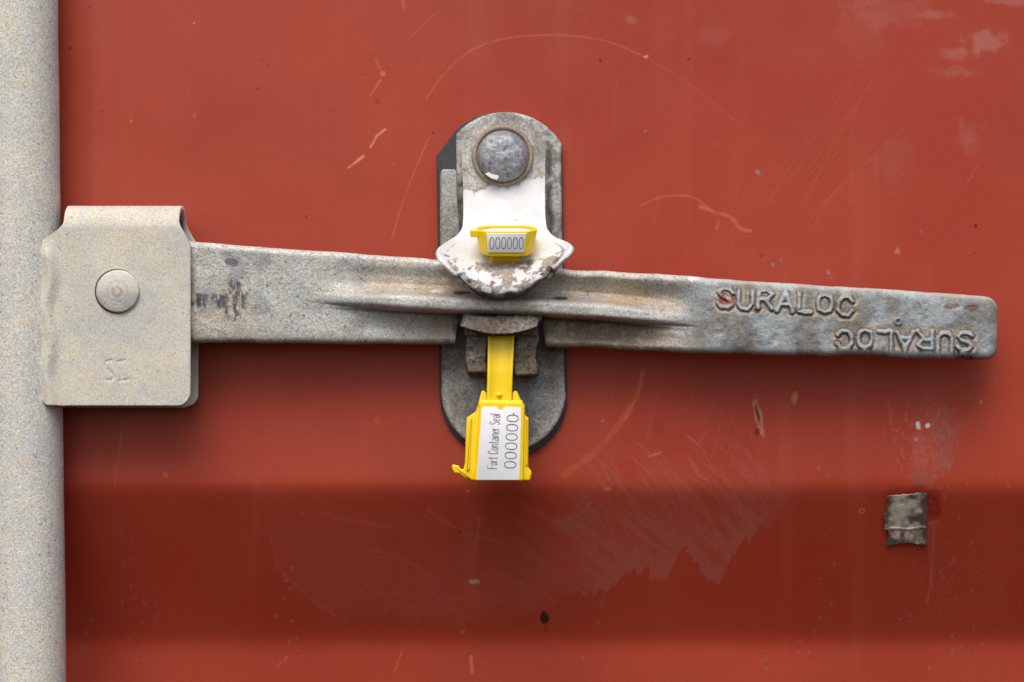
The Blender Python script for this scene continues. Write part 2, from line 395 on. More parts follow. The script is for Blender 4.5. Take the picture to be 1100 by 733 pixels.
scratch(cir([(1004, 560), (1000, 620), (996, 650)]), 1.0, srgb(170, 110, 104), .45, seed=3)
blot(977, 532, 30, 10, srgb(120, 22, 14), .7, .4, 2, 10, .6); blot(1003, 545, 9, 14, srgb(124, 24, 16), .6, .5, 2, 8)
for i in range(150):       # pale splash specks low on the door
    r = np.random.RandomState(400+i); x = r.choice([820, 850, 885, 985, 1012, 1045, 1080, 140, 160, 640, 1020, 90, 310])+r.randn()*9; y = 600+r.rand()*120 if i % 3 else 470+r.rand()*200
    blot(x, y, .7+r.rand()*1.6, .8+r.rand()*3, srgb(150, 92, 84), .25+.45*r.rand(), .5, i % 8, 3)
blot(585, 664, 5.2, 7.2, srgb(40, 32, 28), .96, .3, 2, 5)
blot(586, 676, 3, 5, srgb(120, 44, 30), .5)
scratch([(131, 464), (129, 482)], 1.5, srgb(190, 96, 70), .7); scratch([(129, 482), (125, 500), (123, 530)], .9, srgb(180, 90, 66), .6); scratch(cir([(137, 520), (150, 532), (170, 540), (185, 541)]), .8, srgb(160, 78, 58), .5)
blot(178, 510, 3.2, 3, srgb(196, 84, 54), .8); blot(404, 452, 4, 4, srgb(176, 84, 50), .7); blot(413, 477, 2, 2, RU, .6)
scratch([(515, 556), (513, 572), (510, 590)], 1.3, srgb(186, 96, 68), .7); blot(508, 625, 6, 2.8, srgb(176, 150, 130), .85, .5, 3, 4); blot(503, 528, 3, 1.6, srgb(196, 110, 70), .8); blot(528, 571, 5, 2, srgb(150, 80, 50), .7, .5); blot(528, 571, 2, 1.1, (.03, .02, .02), .7); blot(494, 571, 2, 2, (.03, .02, .02), .7)
scratch([(506, 705), (507, 722)], 1.8, srgb(196, 118, 84), .8); scratch([(298, 716), (310, 704)], 1.2, srgb(186, 96, 66), .6); scratch([(432, 700), (424, 720)], 1.1, srgb(186, 96, 66), .5); blot(497, 679, 3, 1.4, srgb(186, 96, 66), .6)
blot(648, 452, 2, 2, OR, .7); scratch([(698, 490), (710, 486)], 1.5, OR, .7); blot(653, 525, 4, 1.6, OR, .7, .5); scratch([(738, 468), (750, 478)], .8, OR, .5); scratch(cir([(742, 494), (750, 510), (760, 516)]), .9, OR, .5)
blot(678, 505, 14, 10, srgb(160, 44, 30), .5, .5); blot(706, 462, 6, 5, srgb(150, 40, 28), .4)
# the dirt somebody wiped down from the catch: a greyish film with a feathered lower edge
edge = cir([(290, 576), (300, 610), (340, 650), (430, 668), (520, 670), (590, 655), (610, 640), (648, 636), (668, 622), (690, 612), (712, 626), (726, 604), (738, 596), (748, 604), (756, 620), (770, 626), (782, 606), (800, 582), (850, 548), (880, 530)], 4)
ex = np.array([e[0] for e in edge]); ey = np.array([e[1] for e in edge]); o_ = np.argsort(ex); ex, ey = ex[o_], ey[o_]
s = win(280, 500, 890, 690, 10); X, Y = GX[s], GY[s]
Ux = X + (Y-560)*.35
ye = np.interp(X, ex, ey) + (fbm(Ux, Y, 7, 2, 4, sy=70)-.5)*22 + (fbm(Ux, Y, 2.6, 6, 2, sy=50)-.5)*14
film = sm(ye-Y, -1, 5)*(1-sm(ye-Y, 40, 150)) * (.25+.75*sm(X, 500, 700))*.34
film += sm(ye-Y, -1, 2)*(1-sm(ye-Y, 4, 26))*sm(X, 610, 660)*(1-sm(X, 790, 850))*.55
film += sm(ye-Y, 0, 24)*(1-sm(ye-Y, 30, 150))*.16*sm(X, 285, 340)
film *= np.clip(.1+1.7*fbm(X*.8+Y*.6, Y*.8-X*.6, 60, 4, 4, sy=3.5)*(.4+1.1*fbm(X, Y, 30, 9, 3)), 0, 1.5)
film *= (1-sm(X, 790, 880))*sm(Y, 478, 530)
C[s] = blend(C[s], srgb(166, 88, 74), np.clip(film, 0, .7)*1.0)
for i in range(90):
    r = np.random.RandomState(700+i); x0 = 620+r.rand()*180; y0 = 470+r.rand()*90; L = 30+r.rand()*80; a0 = 30+r.rand()*14
    P = [(x0+L*t*math.cos(math.radians(a0+22*t)), y0+L*t*math.sin(math.radians(a0+22*t))) for t in np.linspace(0, 1, 7)]
    P = [p for p in P if p[1] < np.interp(p[0], ex, ey)]
    if len(P) > 2: scratch(P, .6, srgb(170, 88, 72), .15+.5*r.rand(), seed=i % 9)
for P, a in (([(290, 575), (300, 610), (330, 640), (370, 668)], .3), ([(345, 552), (380, 560), (420, 566)], .35), ([(460, 548), (500, 572), (540, 582)], .35), ([(400, 590), (430, 600), (470, 622)], .25), ([(600, 560), (625, 552), (635, 540)], .5), ([(560, 540), (610, 566), (640, 560)], .3), ([(380, 640), (460, 640), (560, 650)], .15)):
    scratch(cir(P), 2.4, srgb(164, 96, 84), a, .9, 5)
blot(622, 560, 26, 10, srgb(140, 94, 84), .3, 1.0, 4, 10, .6, -25); blot(625, 536, 12, 12, srgb(150, 100, 90), .25, 1, 4, 8, .6)
for i in range(34):
    r = np.random.RandomState(900+i); x0 = 640+r.rand()*200; y0 = 400+r.rand()*70
    scratch([(x0, y0), (x0-6-r.rand()*10, y0+16+r.rand()*30)], .6, srgb(170, 96, 84), .3*r.rand(), seed=i % 9)
door = empty('container_door', (0, .04, -.45), 'brick red corrugated steel container door skin behind the galvanised latch', 'container door')
grid('door_skin', W(GX, GY, H), np.concatenate([C, np.ones(GX.shape+(1,))], -1), PAINT, door, flip=True)

# ================================================================== 2. locking rod with its bracket and pin
rod = empty('locking_rod', wv(28, 1500, 40), 'pale speckled galvanised upright pipe at left with a folded bracket welded on', 'locking rod')
ty = np.linspace(-1300, 1900, 260); a = np.linspace(0, 2*np.pi, 96, endpoint=False)
RR = 37.0
kx = (D-40)/D
cxw = ((61.5+ty/733*8.8)-550)*kx - RR*1.0
A, TY = np.meshgrid(a, ty)
rad = RR + (fbm(A*20, TY, 60, 3, 3)-.5)*.9
P = np.stack([(cxw[:, None]+rad*np.cos(A))*S, -(40+rad*np.sin(A))*S, (366.5-TY)*kx*S], -1)
grid('pipe', P, None, ROD_M, rod, wrap=True)

# folded bracket: back plate, over the top bend, down the front plate
front_h, back_h = 68.0, 12.0
R0 = (front_h-back_h)/2; cy0 = 247.5
kf = (D-front_h)/D
ys_f = np.linspace(436, cy0, 150); ang = np.linspace(0, math.pi, 30)[1:-1]; ys_b = np.linspace(cy0, 440, 50)
path = [(y, front_h) for y in ys_f] + [(cy0-R0*math.sin(t), (front_h+back_h)/2+R0*math.cos(t)) for t in ang] + [(y, back_h) for y in ys_b]
rows = []
U = np.linspace(0, 1, 130)
for y, h in path:
    xl = 42 + 26*(1-sm(y, 238, 266))
    xr = 204.5 - 13*(1-sm(y, 234, 268))
    for (yb, r) in ((436 if h > 40 else 440, 15),):
        if y > yb-r:
            q = r-math.sqrt(max(0, r*r-(y-(yb-r))**2)); xl += q; xr -= q
    x = xl+(xr-xl)*U
    x += (fbm(x*0+U*3, x*0+y, 24, 2, 2)-.5)*.0
    hh = np.full_like(x, h)
    if h == front_h:
        hh = hh + 6*np.exp(-((x-53-2*math.sin(y*.09))/7)**2)*sm(y, 255, 280) - .8*(fbm(x, x*0+y, 60, 3, 2)-.5)*2
        mk = np.full_like(x, 1e9)
        for pl in ([(119.5, 387.5), (114, 388), (113, 391), (114, 396), (121, 402), (122, 406), (119, 409), (114, 408)], [(126.5, 388.5), (134, 387.5)], [(130.4, 388), (131, 408)], [(128, 409.5), (138.5, 408)]):
            mk = np.minimum(mk, segdist(x, np.full_like(x, y), pl))
        hh -= 1.0*(1-sm(mk, .4, 1.7))
    rows.append(np.stack([(x-550)*kf*S, -hh*S, np.full_like(x, (366.5-y)*kf*S)], -1))
hub = grid('fold_bracket', np.array(rows), None, HUB_M, rod)
solidify(hub, 5.5, offset=-1.0)
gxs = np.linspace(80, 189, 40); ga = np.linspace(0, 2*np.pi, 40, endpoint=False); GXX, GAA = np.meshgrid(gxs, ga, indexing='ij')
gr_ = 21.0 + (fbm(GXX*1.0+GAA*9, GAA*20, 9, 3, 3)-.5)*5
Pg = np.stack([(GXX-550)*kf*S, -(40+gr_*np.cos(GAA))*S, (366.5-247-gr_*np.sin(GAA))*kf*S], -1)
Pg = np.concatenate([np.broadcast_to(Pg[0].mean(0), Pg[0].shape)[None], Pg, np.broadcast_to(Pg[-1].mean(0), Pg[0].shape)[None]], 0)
grid('fold_shade_plug', Pg, None, RUBBER, rod, wrap=True)  # dark plug added inside the fold so its open end reads as shade
def pincol(X, Y):
    d = np.hypot(X-126, Y-313)
    c = np.broadcast_to(srgb(206, 200, 188), X.shape+(3,)).copy()
    c = blend(c, srgb(176, 176, 174), sm(fbm(X, Y, 14, 3, 3), .48, .62)*.8*sm(Y, 306, 322))
    c = blend(c, srgb(180, 144, 134), (1-sm(np.abs(d-4.5), .8, 2.4))*.75*sm(fbm(X, Y, 5, 2, 2), .35, .6))
    c = blend(c, srgb(170, 166, 158), (1-sm(np.abs(d-11), .3, 1.3))*.5)
    return np.concatenate([c, np.ones(X.shape+(1,))], -1)
lathe('pin_head', 126, 313, [(23, 64), (23, 69.5), (22.5, 71), (21.2, 72)]+[(r_, 72+3.2*(1-(r_/21)**2)+.06*math.sin(r_*1.5)) for r_ in np.linspace(20.5, .01, 30)], PIN_M, rod, 96, col=pincol)
lathe('pin_gap', 126, 313, [(23.9, 64), (23.9, 68.6), (22.5, 68.6)], RUBBER, rod, 64)

# ================================================================== 3. catch bolted on the door: pad, base plate, lug, hasp, rivets
catch = empty('handle_catch', wv(541, 490, 0), 'grey steel catch plate bolted to the red door with white painted hasp', 'latch catch')
def tilt(pts, a=.5):
    return [(x+(y-300)*math.tan(math.radians(a)), y) for x, y in pts]
pad = arc(538.5, 190, 69.5, -150, -30, 26)[4:-3] + [(604.5, 162), (606, 300), (608, 424)] + arc(540, 424, 68.6, 8, 172, 26) + [(471, 420), (471, 300), (470, 168)]
pad = [p for p in pad]
plate('rubber_pad', resample(tilt(pad, .45), 5), -1, 7, 1.2, RUBBER, catch)
# metal base as a fine relief so that it takes dents and an embossed rim
bx = np.linspace(468, 612, 190); by = np.linspace(118, 484, 460)
outl = [(490.5, 187)] + [(490, 160), (490, 144.5)] + [p for p in arc(543, 191, 70.5, -139, -31, 30)][1:] + [(603, 165), (604.5, 300), (607, 420)] + arc(541, 420, 67, 2, 178, 40) + [(474.5, 412), (473, 300), (472.5, 187)]
def outline_mask(o, X, Y):
    n_ = len(o); ins = np.zeros(X.shape, bool)
    for i in range(n_):
        (x0, y0), (x1, y1) = o[i], o[(i+1) % n_]
        if y0 == y1: continue
        cnd = ((Y >= min(y0, y1)) & (Y < max(y0, y1))); xi = x0+(Y-y0)*(x1-x0)/(y1-y0)
        ins ^= cnd & (X < xi)
    return ins
def base_col(X, Y):
    c = np.broadcast_to(srgb(150, 149, 144), X.shape+(3,)).copy()
    c = blend(c, srgb(196, 194, 188), (1-sm(Y, 190, 300))*.7)
    c = blend(c, srgb(96, 94, 90), sm(fbm(X, Y, 12, 10, 4), .52, .62)*.6)
    c = blend(c, srgb(162, 162, 160), sm(Y, 300, 380)*.6)
    c = blend(c, srgb(104, 96, 86), sm(fbm(X, Y, 26, 3, 5), .46, .62)*.6*sm(Y, 300, 360))
    rim = segdist(X, Y, outl, True)
    c = blend(c, srgb(184, 182, 176), (1-sm(rim, 3, 14))*.7*sm(Y, 400, 440))
    c = blend(c, srgb(72, 68, 64), (1-sm(np.abs(rim-13+5*(fbm(X, Y, 10, 2, 3)-.5)), 1, 4))*.8*sm(fbm(X, Y, 16, 8, 3), .38, .52)*(Y < 280))
    c = blend(c, srgb(176, 172, 168), (1-sm(np.hypot((X-497)/5, (Y-433)/3.6), .8, 1.1))*.7)
    return np.concatenate([c, np.ones(X.shape+(1,))], -1)
def ring_fill(name, outline, h0, hfun, bev, colf, mat, parent, n_in=40):
    """dense relief plate: concentric rings from outline to a medial blob"""
    o = np.array(resample(outline, 1.6)); cxm, cym = o[:, 0].mean(), o[:, 1].mean()
    # medial target: collapse x strongly, y a bit (long plate)
    y0, y1 = o[:, 1].min(), o[:, 1].max(); half = (o[:, 0].max()-o[:, 0].min())/2
    ty_ = np.clip(o[:, 1], y0+half*.9, y1-half*.9); tgt = np.stack([np.full(len(o), (o[:, 0].max()+o[:, 0].min())/2), ty_], 1)
    rows = []; hs = []
    rows.append(o); hs.append(np.full(len(o), h0))
    for q in [i/4 for i in range(5)]:
        a_ = q*math.pi/2; t = (bev*(1-math.cos(a_)))/half
        R = o+(tgt-o)*t; rows.append(R); hs.append(hfun(R[:, 0], R[:, 1])-bev*(1-math.sin(a_)))
    tb = bev/half
    for t in np.linspace(tb, 1, n_in)[1:]:
        R = o+(tgt-o)*t; rows.append(R); hs.append(hfun(R[:, 0], R[:, 1]))
    R = np.array(rows); Hh = np.array(hs)
    return grid(name, W(R[..., 0], R[..., 1], Hh), colf(R[..., 0], R[..., 1]), mat, parent, wrap=True)
ring_fill('base_plate', outl, 4, lambda x, y: 15 + (fbm(x, y, 30, 5, 3)-.5)*1.6 - 2*sm(np.abs(y-300), 160, 185), 3.5, base_col, PLATE_M, catch)
# stop flange at the left of the base
fl = [(473.5, 186)] + arc(477, 185.5, 3.5, 180, 270, 4) + arc(487, 185.5, 3.5, 270, 360, 4) + [(491, 215), (494, 250), (497, 275), (478, 290), (474.5, 280), (474, 230)]
o = ring_fill('stop_flange', fl, 8, lambda x, y: 44 - 10*sm(y, 215, 280) + (fbm(x, y, 14, 2, 3)-.5)*1.4, 2.0, lambda X, Y: np.concatenate([np.broadcast_to(srgb(170, 168, 160), X.shape+(3,)), np.ones(X.shape+(1,))], -1), PLATE_M, catch, 10)

# hasp
keys = [ # yc, ye, halfwidth, hc, he
    (150, 150, None, 25, 25), (167, 167, 45.0, 25, 25), (200, 200, 44.0, 29, 29), (232, 232, 44.0, 43, 43), (247, 245, 45.0, 52, 54),
    (258, 253, 51, 59, 62), (270, 259, 61, 65, 76), (275.5, 264.5, 69, 68, 87), (279, 268, 70.8, 70, 94), (283, 270, 71.0, 77, 98),
    (291, 275, 69, 88, 101), (301, 283, 61, 94, 102), (309, 291, 52, 97, 101), (315, 298, 45, 96, 99), (319.5, 303, 40.5, 92, 95), (322, 307, 37.5, 86, 90)]
kt = np.arange(len(keys))
top_r = [(167-45.5*math.cos(t), 45.5*math.sin(t)) for t in np.linspace(.02, math.pi/2, 40)]
cols = []
mid = keys[1:]
tt = np.linspace(0, len(mid)-1, 330)
def interp(i):
    ar = np.array([k[i] for k in mid], float); k0 = np.arange(len(mid))
    v = np.interp(tt, k0, ar); kern = np.ones(15)/15
    vp = np.concatenate([np.full(7, v[0]), v, np.full(7, v[-1])]); return np.convolve(vp, kern, 'valid')
yc, ye, hw, hc, he = (interp(i) for i in range(5))
yc = np.concatenate([[r[0] for r in top_r], yc[1:]]); ye = np.concatenate([[r[0] for r in top_r], ye[1:]])
hw = np.concatenate([[r[1] for r in top_r], hw[1:]]); hc = np.concatenate([np.full(40, 25.0), hc[1:]]); he = np.concatenate([np.full(40, 25.0), he[1:]])
U = np.linspace(-1, 1, 190)
cx = 541 + (yc-167)*.012
X = cx[:, None] + hw[:, None]*U[None]
Y = ye[:, None] + (yc-ye)[:, None]*(1-U[None]**2)**.85
sk = sm(yc, 262, 290)[:, None]
Y = Y - 3.0*np.abs(U[None])**9*sk*(1-sm(yc, 300, 316)[:, None]) - 4.0*U[None]*sk + 2.6*(fbm(X, X*0+20, 13, 4, 2)-.5)*sk*1.5
Hh = hc[:, None] + (he-hc)[:, None]*np.abs(U[None])**2.2
lipz = sm(yc, 285, 296)[:, None]
Hh = Hh + (fbm(X, Y, 11, 6, 3)-.5)*(0.8+1.8*lipz) + 2.0*lipz*sm(np.abs(U[None]), .8, 1)
X = X + (fbm(Y, Y*0+3, 9, 6, 2)-.5)*3*lipz*np.sign(U[None])*sm(np.abs(U[None]), .6, 1)
c = np.broadcast_to(srgb(186, 184, 178), X.shape+(3,)).copy(); al = np.ones(X.shape)
c = blend(c, srgb(128, 124, 116), sm(fbm(X, Y, 22, 5, 4), .5, .68)*.6)
pl_ = Y - (208 - (X-498)*.19 + (fbm(X, Y, 9, 3, 5)-.5)*19)
white = sm(pl_, -1, 1)
white = white*(1-.75*sm(fbm(X, Y, 7, 7, 3), .66, .72)*(np.hypot(X-556, (Y-229)*1.3) < 11))
CR = 290-18*U[None]**2 - 4*U[None] + 0*Y   # where the face turns into the lip
crn = (yc[:, None] - 284)
chip = sm(fbm(X, Y, 14, 9, 4, sy=9), .53, .59)
chip = np.maximum(chip, sm(fbm(X, Y, 5, 2, 3), .60, .66))
below = sm(crn, -3, 1)
white = white*(1-below*chip*.95)
white = white*(1-sm(yc[:, None]+8*(fbm(X, Y, 12, 4, 3)-.5), 313, 316))
white = white*(1-.9*(1-sm(np.abs(crn+1.0), .5, 3))*sm(fbm(X, Y, 12, 8, 3), .38, .5))
c = blend(c, srgb(160, 148, 136), below*.9); c = blend(c, srgb(104, 84, 70), below*sm(fbm(X, Y, 8, 11, 3), .5, .66)*.8)
c = blend(c, srgb(84, 66, 56), sm(yc[:, None]+0*X, 314, 319)*.85)
edgeu = sm(np.abs(U[None]), .90, .94)*sm(yc, 268, 280)[:, None]
white = np.maximum(white, edgeu*.9*sm(fbm(X, Y, 9, 6, 3), .36, .5)*(1-sm(yc, 314, 317)[:, None]))
c = blend(c, srgb(222, 222, 222)*(.90+.16*fbm(X, Y, 20, 12, 4))[..., None], white)
c = blend(c, srgb(120, 110, 104), (1-sm(np.abs(np.abs(U[None])-.88), .008, .03))*sm(yc, 262, 284)[:, None]*.8*sm(fbm(X, Y, 7, 4, 3), .36, .52)); al = 1-white*.93
hasp = grid('hasp', np.where(np.isfinite(W(X, Y, Hh)), W(X, Y, Hh), 0), np.concatenate([c, al[..., None]], -1), HASP_M, catch, flip=True)
solidify(hasp, 5.5, offset=-1.0)

# big rivet on the hasp
lathe('rivet_collar', 540, 167.5, [(33.2, 24), (33.2, 30), (32.3, 32.4), (30.4, 33.4), (28.6, 32.6), (26.5, 28)], COLLAR_M, catch, 90, .4)
lathe('rivet', 540, 167, [(27.4, 25), (27.8, 35), (26.9, 39), (25, 42.5), (21, 45.5)]+[(r_, 45.5+3.2*(1-(r_/21)**2)) for r_ in np.linspace(19, .01, 16)], RIV_M, catch, 72, 1.0)
plate('chipped_paint_flake', [(521, 187), (528, 184), (535, 183), (536, 190), (534, 193.5), (527, 191.5)], 40, 44.2, .5, WHT, catch)
lathe('lower_rivet', 540, 440, [(27, 12), (27, 20), (25.5, 23.5), (22, 26)]+[(r_, 26+3*(1-(r_/22)**2)) for r_ in np.linspace(20, .01, 12)], RIV_M, catch, 64, .9)

# lug: two posts, a sill and a saddle-topped bridge, melted into one casting
bm = bmesh.new()
def rb(x0, x1, y0, y1, h0, h1, f=None, n_=(10, 6, 6)):
    xs = np.linspace(x0, x1, n_[0]); ysq = np.linspace(y0, y1, n_[1]); hs = np.linspace(h0, h1, n_[2])
    b2 = bmesh.new(); bmesh.ops.create_cube(b2, size=1)
    bmesh.ops.subdivide_edges(b2, edges=b2.edges, cuts=8, use_grid_fill=True)
    for v in b2.verts:
        x = x0+(x1-x0)*(v.co.x+.5); y = y0+(y1-y0)*(.5-v.co.z); h = h0+(h1-h0)*(.5-v.co.y)
        if f: x, y, h = f(x, y, h, v.co)
        v.co = wv(x, y, h)
    mt = bpy.data.meshes.new('t'); b2.to_mesh(mt); bm.from_mesh(mt); bpy.data.meshes.remove(mt); b2.free()
def bridge(x, y, h, c_):
    u = (x-537.5)/40.5; f_ = .5-c_.y
    y = y + 8*(1-u*u) - 2*(c_.z+.5)*(1-abs(u))
    h = h + f_*(-17*(c_.z+.5) - 9*abs(u)**5 - 3*(1-u*u))
    return x+1.5*math.sin(y*.3)*abs(u), y, h
rb(496, 579, 333, 351, 20, 92, bridge)
rb(500, 577, 345, 361, 10, 68)
def post(x, y, h, c_): return x+1.2*math.sin(y*.16), y, h-3*abs(math.sin((y-352)*.055))
rb(501, 522.5, 350, 400, 4, 66, post)
rb(552.5, 577, 350, 403, 4, 66, post)
rb(503, 577, 388, 404, 4, 40)
me = bpy.data.meshes.new('lug'); bm.to_mesh(me); bm.free()
lug = link('lug', me, LUG_M, catch)
md = lug.modifiers.new('r', 'REMESH'); md.mode = 'VOXEL'; md.voxel_size = 1.0*S; md.use_smooth_shade = True
md = lug.modifiers.new('s', 'SMOOTH'); md.iterations = 8; md.factor = .6
tx = bpy.data.textures.new('lumps', 'CLOUDS'); tx.noise_scale = 9*S; tx.noise_depth = 3
md = lug.modifiers.new('d', 'DISPLACE'); md.texture = tx; md.strength = 4.5*S; md.mid_level = .5; md.texture_coords = 'LOCAL'
bake(lug); lug.data.polygons.foreach_set('use_smooth', [True]*len(lug.data.polygons))

# ================================================================== 4. the cast handle bar
hx = np.concatenate([np.arange(170, 486, 1.3), np.arange(486, 592, .8), np.arange(592, 752, 1.3), np.arange(752, 1071.5, .62)])
top = lambda x: np.interp(x, [170, 203, 300, 480, 560, 615, 740, 760, 1040, 1071], [257.5, 259.5, 267, 279.5, 285, 290, 296.5, 298.5, 317, 319.5])
bot = lambda x: np.interp(x, [170, 203, 480, 640, 720, 745, 1050, 1071], [367, 368.5, 370.5, 375, 378.5, 380, 386, 386.5])
notch = sm(hx, 489, 493)*(1-sm(hx, 582, 586))
BT = bot(hx)*(1-notch)+346*notch + (fbm(hx, hx*0, 30, 3, 3)-.5)*2.0
TP = top(hx) + (fbm(hx, hx*0+5, 30, 4, 3)-.5)*2.2
xe = 1071.5; rr_ = 13.0
q = rr_-np.sqrt(np.clip(rr_**2-np.clip(hx-(xe-rr_), 0, rr_)**2, 0, None)); TP = TP+q; BT = BT-q
BT = np.maximum(BT, TP+2)
GL = {'S': [[(.92, .80), (.70, 1), (.28, .98), (.06, .78), (.25, .56), (.72, .42), (.92, .22), (.68, 0), (.28, 0), (.05, .18)]],
      'U': [[(.05, 1), (.05, .28), (.28, 0), (.68, 0), (.92, .28), (.92, 1)]],
      'R': [[(.05, 0), (.05, 1), (.62, 1), (.90, .80), (.66, .50), (.05, .50)], [(.5, .5), (.95, 0)]],
      'A': [[(0, 0), (.48, 1), (.98, 0)], [(.2, .36), (.78, .36)]],
      'L': [[(.1, 1), (.1, 0), (.9, 0)]],
      'O': [[(.5, 1), (.16, .86), (.04, .5), (.16, .12), (.5, 0), (.82, .12), (.95, .5), (.82, .86), (.5, 1)]],
      'C': [[(.94, .74), (.74, 1), (.34, 1), (.08, .72), (.08, .26), (.34, 0), (.76, 0), (.95, .24)]]}
def word(x0, y0, x1, y1, hgt, flip=False):
    """SURALOC along the baseline (x0,y0)->(x1,y1)"""
    L = math.hypot(x1-x0, y1-y0); ux, uy = (x1-x0)/L, (y1-y0)/L; adv = L/7; w_ = adv*.80; out = []
    for i, ch in enumerate('SURALOC'):
        jj = math.sin(i*2.3)*.8
        for st_ in GL[ch]:
            out.append([(x0+ux*(i*adv+p[0]*w_)+uy*p[1]*hgt, y0+jj+uy*(i*adv+p[0]*w_)-ux*p[1]*hgt) for p in st_])
    return out
T1 = word(770.5, 329.5, 920, 338.5, 20)
T2 = word(1045, 358, 895, 355, 18.5)
allst = T1+T2
def letters_d(X, Y):
    d = np.full(X.shape, 1e9)
    for st_ in allst:
        xs = [p[0] for p in st_]; msk = (X > min(xs)-9) & (X < max(xs)+9)
        if not msk.any(): continue
        dd = segdist(X[msk], Y[msk], st_); d[msk] = np.minimum(d[msk], dd)
    return d
ridge_y = lambda x: np.interp(x, [330, 345, 480, 560, 650, 750], [318, 319.5, 326.5, 329, 334, 345])
def hfront(X, Y):
    h = 58 + 6*sm(X, 735, 765) + 2*sm(X, 300, 200)
    T, B = np.interp(X, hx, TP), np.interp(X, hx, bot(hx)); v = (Y-T)/(B-T)
    env = sm(X, 330, 440)*(1-sm(X, 650, 760))
    dy = Y-ridge_y(X)
    wd_ = 6.5+4.2*env
    rib = np.clip(1-np.abs(dy/wd_)**(2.2+1.2*env), 0, 1)**(.75-.3*env)*25*env
    h = h + np.maximum(rib, np.where(dy < 0, 13*env*(1-sm(-dy, 3, 20)), 0))
    h = h - env*4.0*(1-sm(np.abs(dy+22), 4, 17)) - env*5*sm(dy, 9, 13)*(1-sm(v, .8, 1.0))
    h = h - 5.5*sm(X, 585, 640)*(1-sm(X, 715, 758))*(1-sm(np.abs(v-.42), .1, .36))*1.2 - 4.5*sm(X, 585, 640)*(1-sm(X, 690, 752))*(1-sm(np.abs(v-.78), .05, .22))
    h = h - 3.5*sm(X, 480, 560)*(1-sm(X, 560, 620))*(v < .4)
    rgt = sm(X, 752, 780)
    h = h + rgt*(1.0*np.cos((v-.45)*3.0))
    h = h + (fbm(X, Y, 34, 3, 3)-.5)*2.2 + (fbm(X, Y, 9, 5, 3)-.5)*(.9+.9*rgt)
    d = letters_d(X, Y) + (fbm(X, Y, 4.5, 8, 2)-.5)*2.0
    L = (1-sm(d, 1.0, 3.1))*rgt*sm(v, .10, .17)
    h = h + 3.3*L*(.65+.6*fbm(X, Y, 20, 7, 2)) - .8*rgt*(1-sm(d, 3.0, 7))*(1-L)
    rd = np.abs(np.hypot(X-965, Y-345.5)-3.2); h = h + 1.8*(1-sm(rd, .6, 1.8))
    return h, L, d
